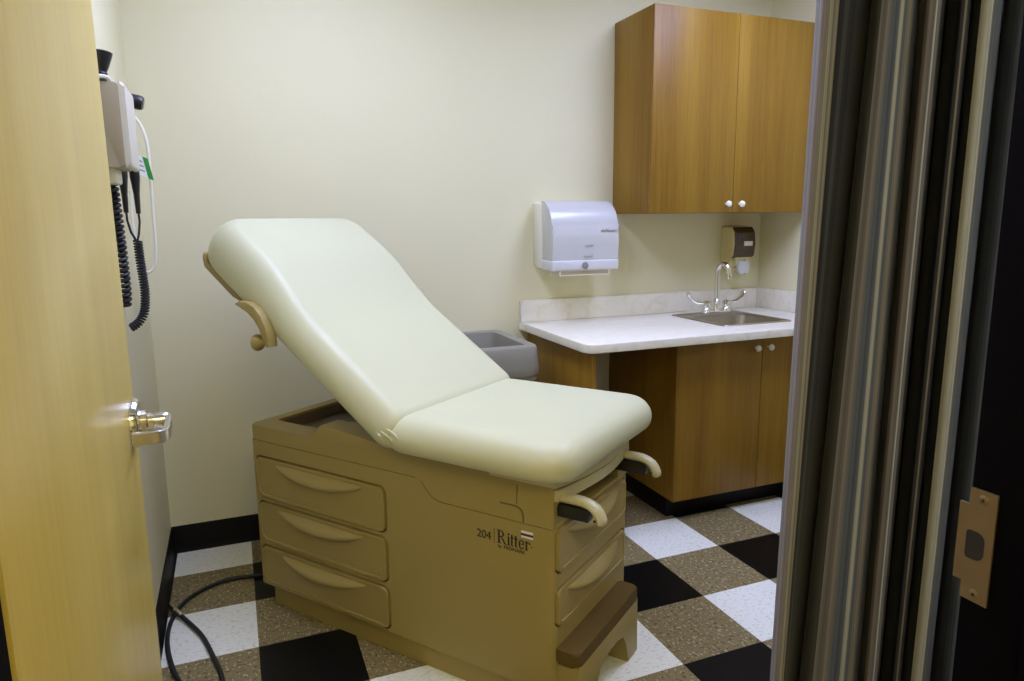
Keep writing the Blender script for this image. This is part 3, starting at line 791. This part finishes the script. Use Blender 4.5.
# white probe cable with a card tag
P0_ = Vector((-1.775, .05, 1.45))
pc = thing('probe_cable', 'thin white cable looped beside the wall station with a card tag', 'cable', P0_)
Q = lambda x, y, z: Vector((x, y, z)) - P0_
obj('cable', tube(smooth_path([Q(*k) for k in ((-1.800, .035, 1.65), (-1.795, .04, 1.685), (-1.776, .05, 1.703), (-1.755, .05, 1.678), (-1.743, .05, 1.635), (-1.739, .05, 1.58), (-1.740, .05, 1.50), (-1.742, .05, 1.40), (-1.744, .05, 1.30), (-1.748, .05, 1.245), (-1.760, .05, 1.214), (-1.780, .05, 1.208), (-1.796, .05, 1.24), (-1.803, .05, 1.32), (-1.805, .05, 1.40), (-1.801, .05, 1.47))], 8), .0050, 8), M['white'], pc)
obj('wall_hook', prism(rrect(-.0165, .0165, 1.605, 1.690, .008), lambda u, v, d: Q(d, .035+u, v), XL-.0005, -1.798, .003), M['white'], pc)
obj('connector', lathe([(.005, -.045), (.009, -.040), (.011, -.01), (.008, .01), (.011, .014), (.010, .042), (0, .046)], Q(-1.792, .035, 1.615), (.03, 0, 1), 14), M['lever'], pc)
tagp = lambda u, v, d: Q(-1.757 + u*.030 + v*-.004 - .0*d, .0 + d + u*.010, 1.546 + u*.004 + v*.034 - .012*u)
tb_ = lambda u, v, d: Q(-1.757 + .022*u - .006*v, .03 + d, 1.546 + .034*v - .010*u)
cd = obj('card_tag', prism([(-1, -1), (1, -1), (1, 1), (-1, 1)], tb_, 0, .0012), M['label'], pc, smooth=False)
obj('green_band', prism([(.32, -1.01), (1.01, -1.01), (1.01, 1.01), (.32, 1.01)], tb_, -.0006, .0018), M['green'], cd, smooth=False)
for k_ in (-.45, .0, .45):
    obj('print_line', prism([(-.75, k_-.06), (.1, k_-.06), (.1, k_+.06), (-.75, k_+.06)], tb_, -.0004, .0016), M['inkg'], cd, smooth=False)

# ------------------------------------------------------------------ cable on the floor
cr_ = smooth_path([(-1.38, .14, .045), (-1.46, .165, .012), (-1.515, .178, .0085), (-1.63, .185, .0085), (-1.745, .105, .0085), (-1.795, -.02, .0085), (-1.803, -.165, .0085), (-1.780, -.315, .0085), (-1.745, -.43, .0085), (-1.695, -.53, .0085), (-1.640, -.525, .0085), (-1.634, -.44, .0085), (-1.662, -.31, .0085), (-1.702, -.168, .0085), (-1.770, -.030, .016)], 8)
hs = thing('power_cable', 'black rubber cable with silver connector looping over floor tiles by left wall', 'cable', (-1.70, -.1, 0))
off = Vector((-1.70, -.1, 0))
obj('cord', tube([p-off for p in cr_], .0075, 10), M['blackr'], hs)
ca = Vector((-1.770, -.030, .016))-off; cdn = Vector((-.052, .092, .012)).normalized()
obj('connector', lathe([(.0075, -.006), (.0105, 0), (.0105, .030), (.008, .032), (.008, .036), (.0105, .038), (.0105, .066), (.007, .068), (0, .068)], ca, cdn, 16), M['satin'], hs)
obj('connector_tip', lathe([(.0055, 0), (.0055, .02), (0, .02)], ca + cdn*.068, cdn, 12), M['blackm'], hs)

# ------------------------------------------------------------------ privacy curtain
# plan of the gathered cloth in a frame turned 45 degrees to the track:
# (across, off): across = sideways distance in units of 1.95 mm from the free edge, off = depth of the fold
CP = [(3, .075), (0, .050), (-3, .015), (1, -.018), (9, -.036), (20, -.030), (33, .010), (44, .050), (50, .072), (46, .030), (46, -.012), (53, -.038), (66, -.046), (80, -.034), (92, .000), (100, .050), (103, .078), (98, .030), (100, -.014), (108, -.034), (117, -.024), (124, .010), (129, .060), (134, .085), (134, .030), (137, -.012), (145, -.026), (153, -.006), (159, .045), (164, .080), (160, .025), (163, -.030), (172, -.050), (182, -.038), (192, -.008), (200, .045), (206, .075), (206, .02), (212, -.03), (222, -.04), (232, .0), (240, .06)]
CX, CY = -.524, -1.530
def cloth_xy(a, off):
    l = a*.00195; d = l*.95 + off
    return CX + l*.714 + d*.7, CY - l*.70 + d*.714
CP = [(a if a <= 50 else 50 + (a-50)*.85, off) for a, off in CP]
NS = 6
cpath = smooth_path([(a, off*100, 0) for a, off in CP], NS)       # across / depth profile
cpath = [(p.x, p.y/100) for p in cpath]
S = [0.0]
for (a0, o0), (a1, o1) in zip(cpath, cpath[1:]):
    x0, y0 = cloth_xy(a0, o0); x1, y1 = cloth_xy(a1, o1); S.append(S[-1] + math.hypot(x1-x0, y1-y0))
def s_front(a):                                                   # cloth position of the front surface at a given 'across'
    best = min((o, i) for i, (q, o) in enumerate(cpath) if abs(q-a) < 1.6)
    return S[best[1]]/S[-1]
tan_, cream_, mid_, dk_, blk_, blu_, mauve_, pale_ = (.27,.215,.15), (.42,.39,.31), (.165,.155,.145), (.042,.040,.040), (.005,.0048,.007), (.110,.122,.150), (.215,.180,.165), (.60,.57,.49)
BANDS = [(0, mid_)] + [(s_front(a if a <= 50 else 50 + (a-50)*.85), c) for a, c in ((-1, mauve_), (3, mid_), (6, cream_), (8, mid_), (11, tan_), (14, blk_), (20, dk_), (25, blk_), (32, dk_), (49, mid_), (53, mauve_), (58, mid_), (61, tan_), (65, blu_), (71, cream_), (75, blu_), (80, tan_), (85, mid_), (89, dk_), (100, mauve_), (105, mid_), (109, pale_), (113, mauve_), (119, blk_), (137, dk_), (140, tan_), (147, dk_), (150, blk_), (161, pale_), (174, mid_), (180, blu_))]  # cloth stripes; dark creases and pale right fold also paint in shade and light
BANDS.sort(key=lambda x: x[0])
M['curtain'] = curtain_material(BANDS)
def curtain():
    b = bmesh.new(); uvl = b.loops.layers.uv.new('cloth')
    zs = [.10 + (2.53-.10)*i/28 for i in range(29)]; G = []
    for z in zs:
        k = min(max((z-.3)/1.5, 0), 1.3); row = []
        for (a, off), s in zip(cpath, S):
            sh = -6*(1-k) - 22*max(1-k, -.3)*math.exp(-((a-40)/22)**2)
            wob = .006*math.sin(7*s + 2.1*z)*(1.2-k*.5)
            x, y = cloth_xy(a + sh, off*(1.12-.14*k) + wob)
            row.append(b.verts.new((x, y, z)))
        G.append(row)
    for j in range(len(zs)-1):
        for i in range(len(cpath)-1):
            f = b.faces.new((G[j][i], G[j][i+1], G[j+1][i+1], G[j+1][i]))
            for lp, (i2, jj) in zip(f.loops, ((i, j), (i+1, j), (i+1, j+1), (i, j+1))): lp[uvl].uv = (S[i2]/S[-1], zs[jj])
    return b, G[-1]
cbm, ctop = curtain()
ctop = [v.co.copy() for v in ctop]
C0 = Vector((-.25, -1.53, .10))
cu = thing('privacy_curtain', 'gathered privacy curtain striped in grey, tan and black inside the doorway', 'curtain', C0)
for v in cbm.verts: v.co -= C0
co = obj('curtain_cloth', cbm, M['curtain'], cu, angle=180)
md = co.modifiers.new('thickness', 'SOLIDIFY'); md.thickness = .0022
for i in range(4, len(ctop), NS*5):
    c_ = ctop[i] - C0
    obj('carrier_hook', tube([c_ - Vector((0, 0, .01)), Vector((c_.x, c_.y*.5, c_.z+.03)), Vector((c_.x, 0, 2.578-C0.z))], .002, 6), M['satin'], cu)
tk = obj('curtain_track', box(-.95, XR-.01, -1.542, -1.518, 2.575, ZC-.0005, .002), M['frame'])
tag(tk, 'white ceiling track carrying the striped curtain', 'curtain track')

# ------------------------------------------------------------------ ceiling lights
def troffer(x, y, zc, hx_, hy_, m, label, nm='ceiling_light'):
    th = thing(nm, label, 'ceiling light', (x, y, zc))
    f = box(-hx_, hx_, -hy_, hy_, -.022, -.0005, .003)
    fo = obj('frame', f, M['frame'], th)
    boolean_cut(fo, box(-hx_+.03, hx_-.03, -hy_+.03, hy_-.03, -.05, -.012))
    obj('diffuser', box(-hx_+.031, hx_-.031, -hy_+.031, hy_-.031, -.018, -.0125), m, th, smooth=False)
    return th
troffer(-1.16, -.66, ZC, .305, .61, M['lamp'], 'long white ceiling light above the head end of the exam table')
troffer(.48, -.75, ZC, .305, .61, M['lamp'], 'long white ceiling light nearer the sink and cabinets')
troffer(-1.5, -3.3, 2.55, .61, .305, M['lamp2'], 'long white ceiling light in the hallway outside the door')

w = bpy.data.worlds.new('world'); SC.world = w; w.use_nodes = True
w.node_tree.nodes['Background'].inputs[0].default_value = (.5, .48, .42, 1)
w.node_tree.nodes['Background'].inputs[1].default_value = 0.05

# ------------------------------------------------------------------ camera
cam = bpy.data.cameras.new('camera'); cam.sensor_width = 36; cam.lens = 695.81*36/1024
cam.clip_start = .02
co_ = bpy.data.objects.new('camera', cam); COL.objects.link(co_)
co_.location = (-1.5163, -2.5371, 1.3636); co_.rotation_euler = (1.399867, .010128, -.382363)
SC.camera = co_
SC.view_settings.view_transform = 'Standard'; SC.view_settings.look = 'None'
SC.view_settings.exposure = 0.0; SC.view_settings.gamma = 1.0; SC.view_settings.use_curve_mapping = False
SC.cycles.use_denoising = True
SC.cycles.max_bounces = 10; SC.cycles.diffuse_bounces = 6
SC.cycles.sample_clamp_indirect = 4
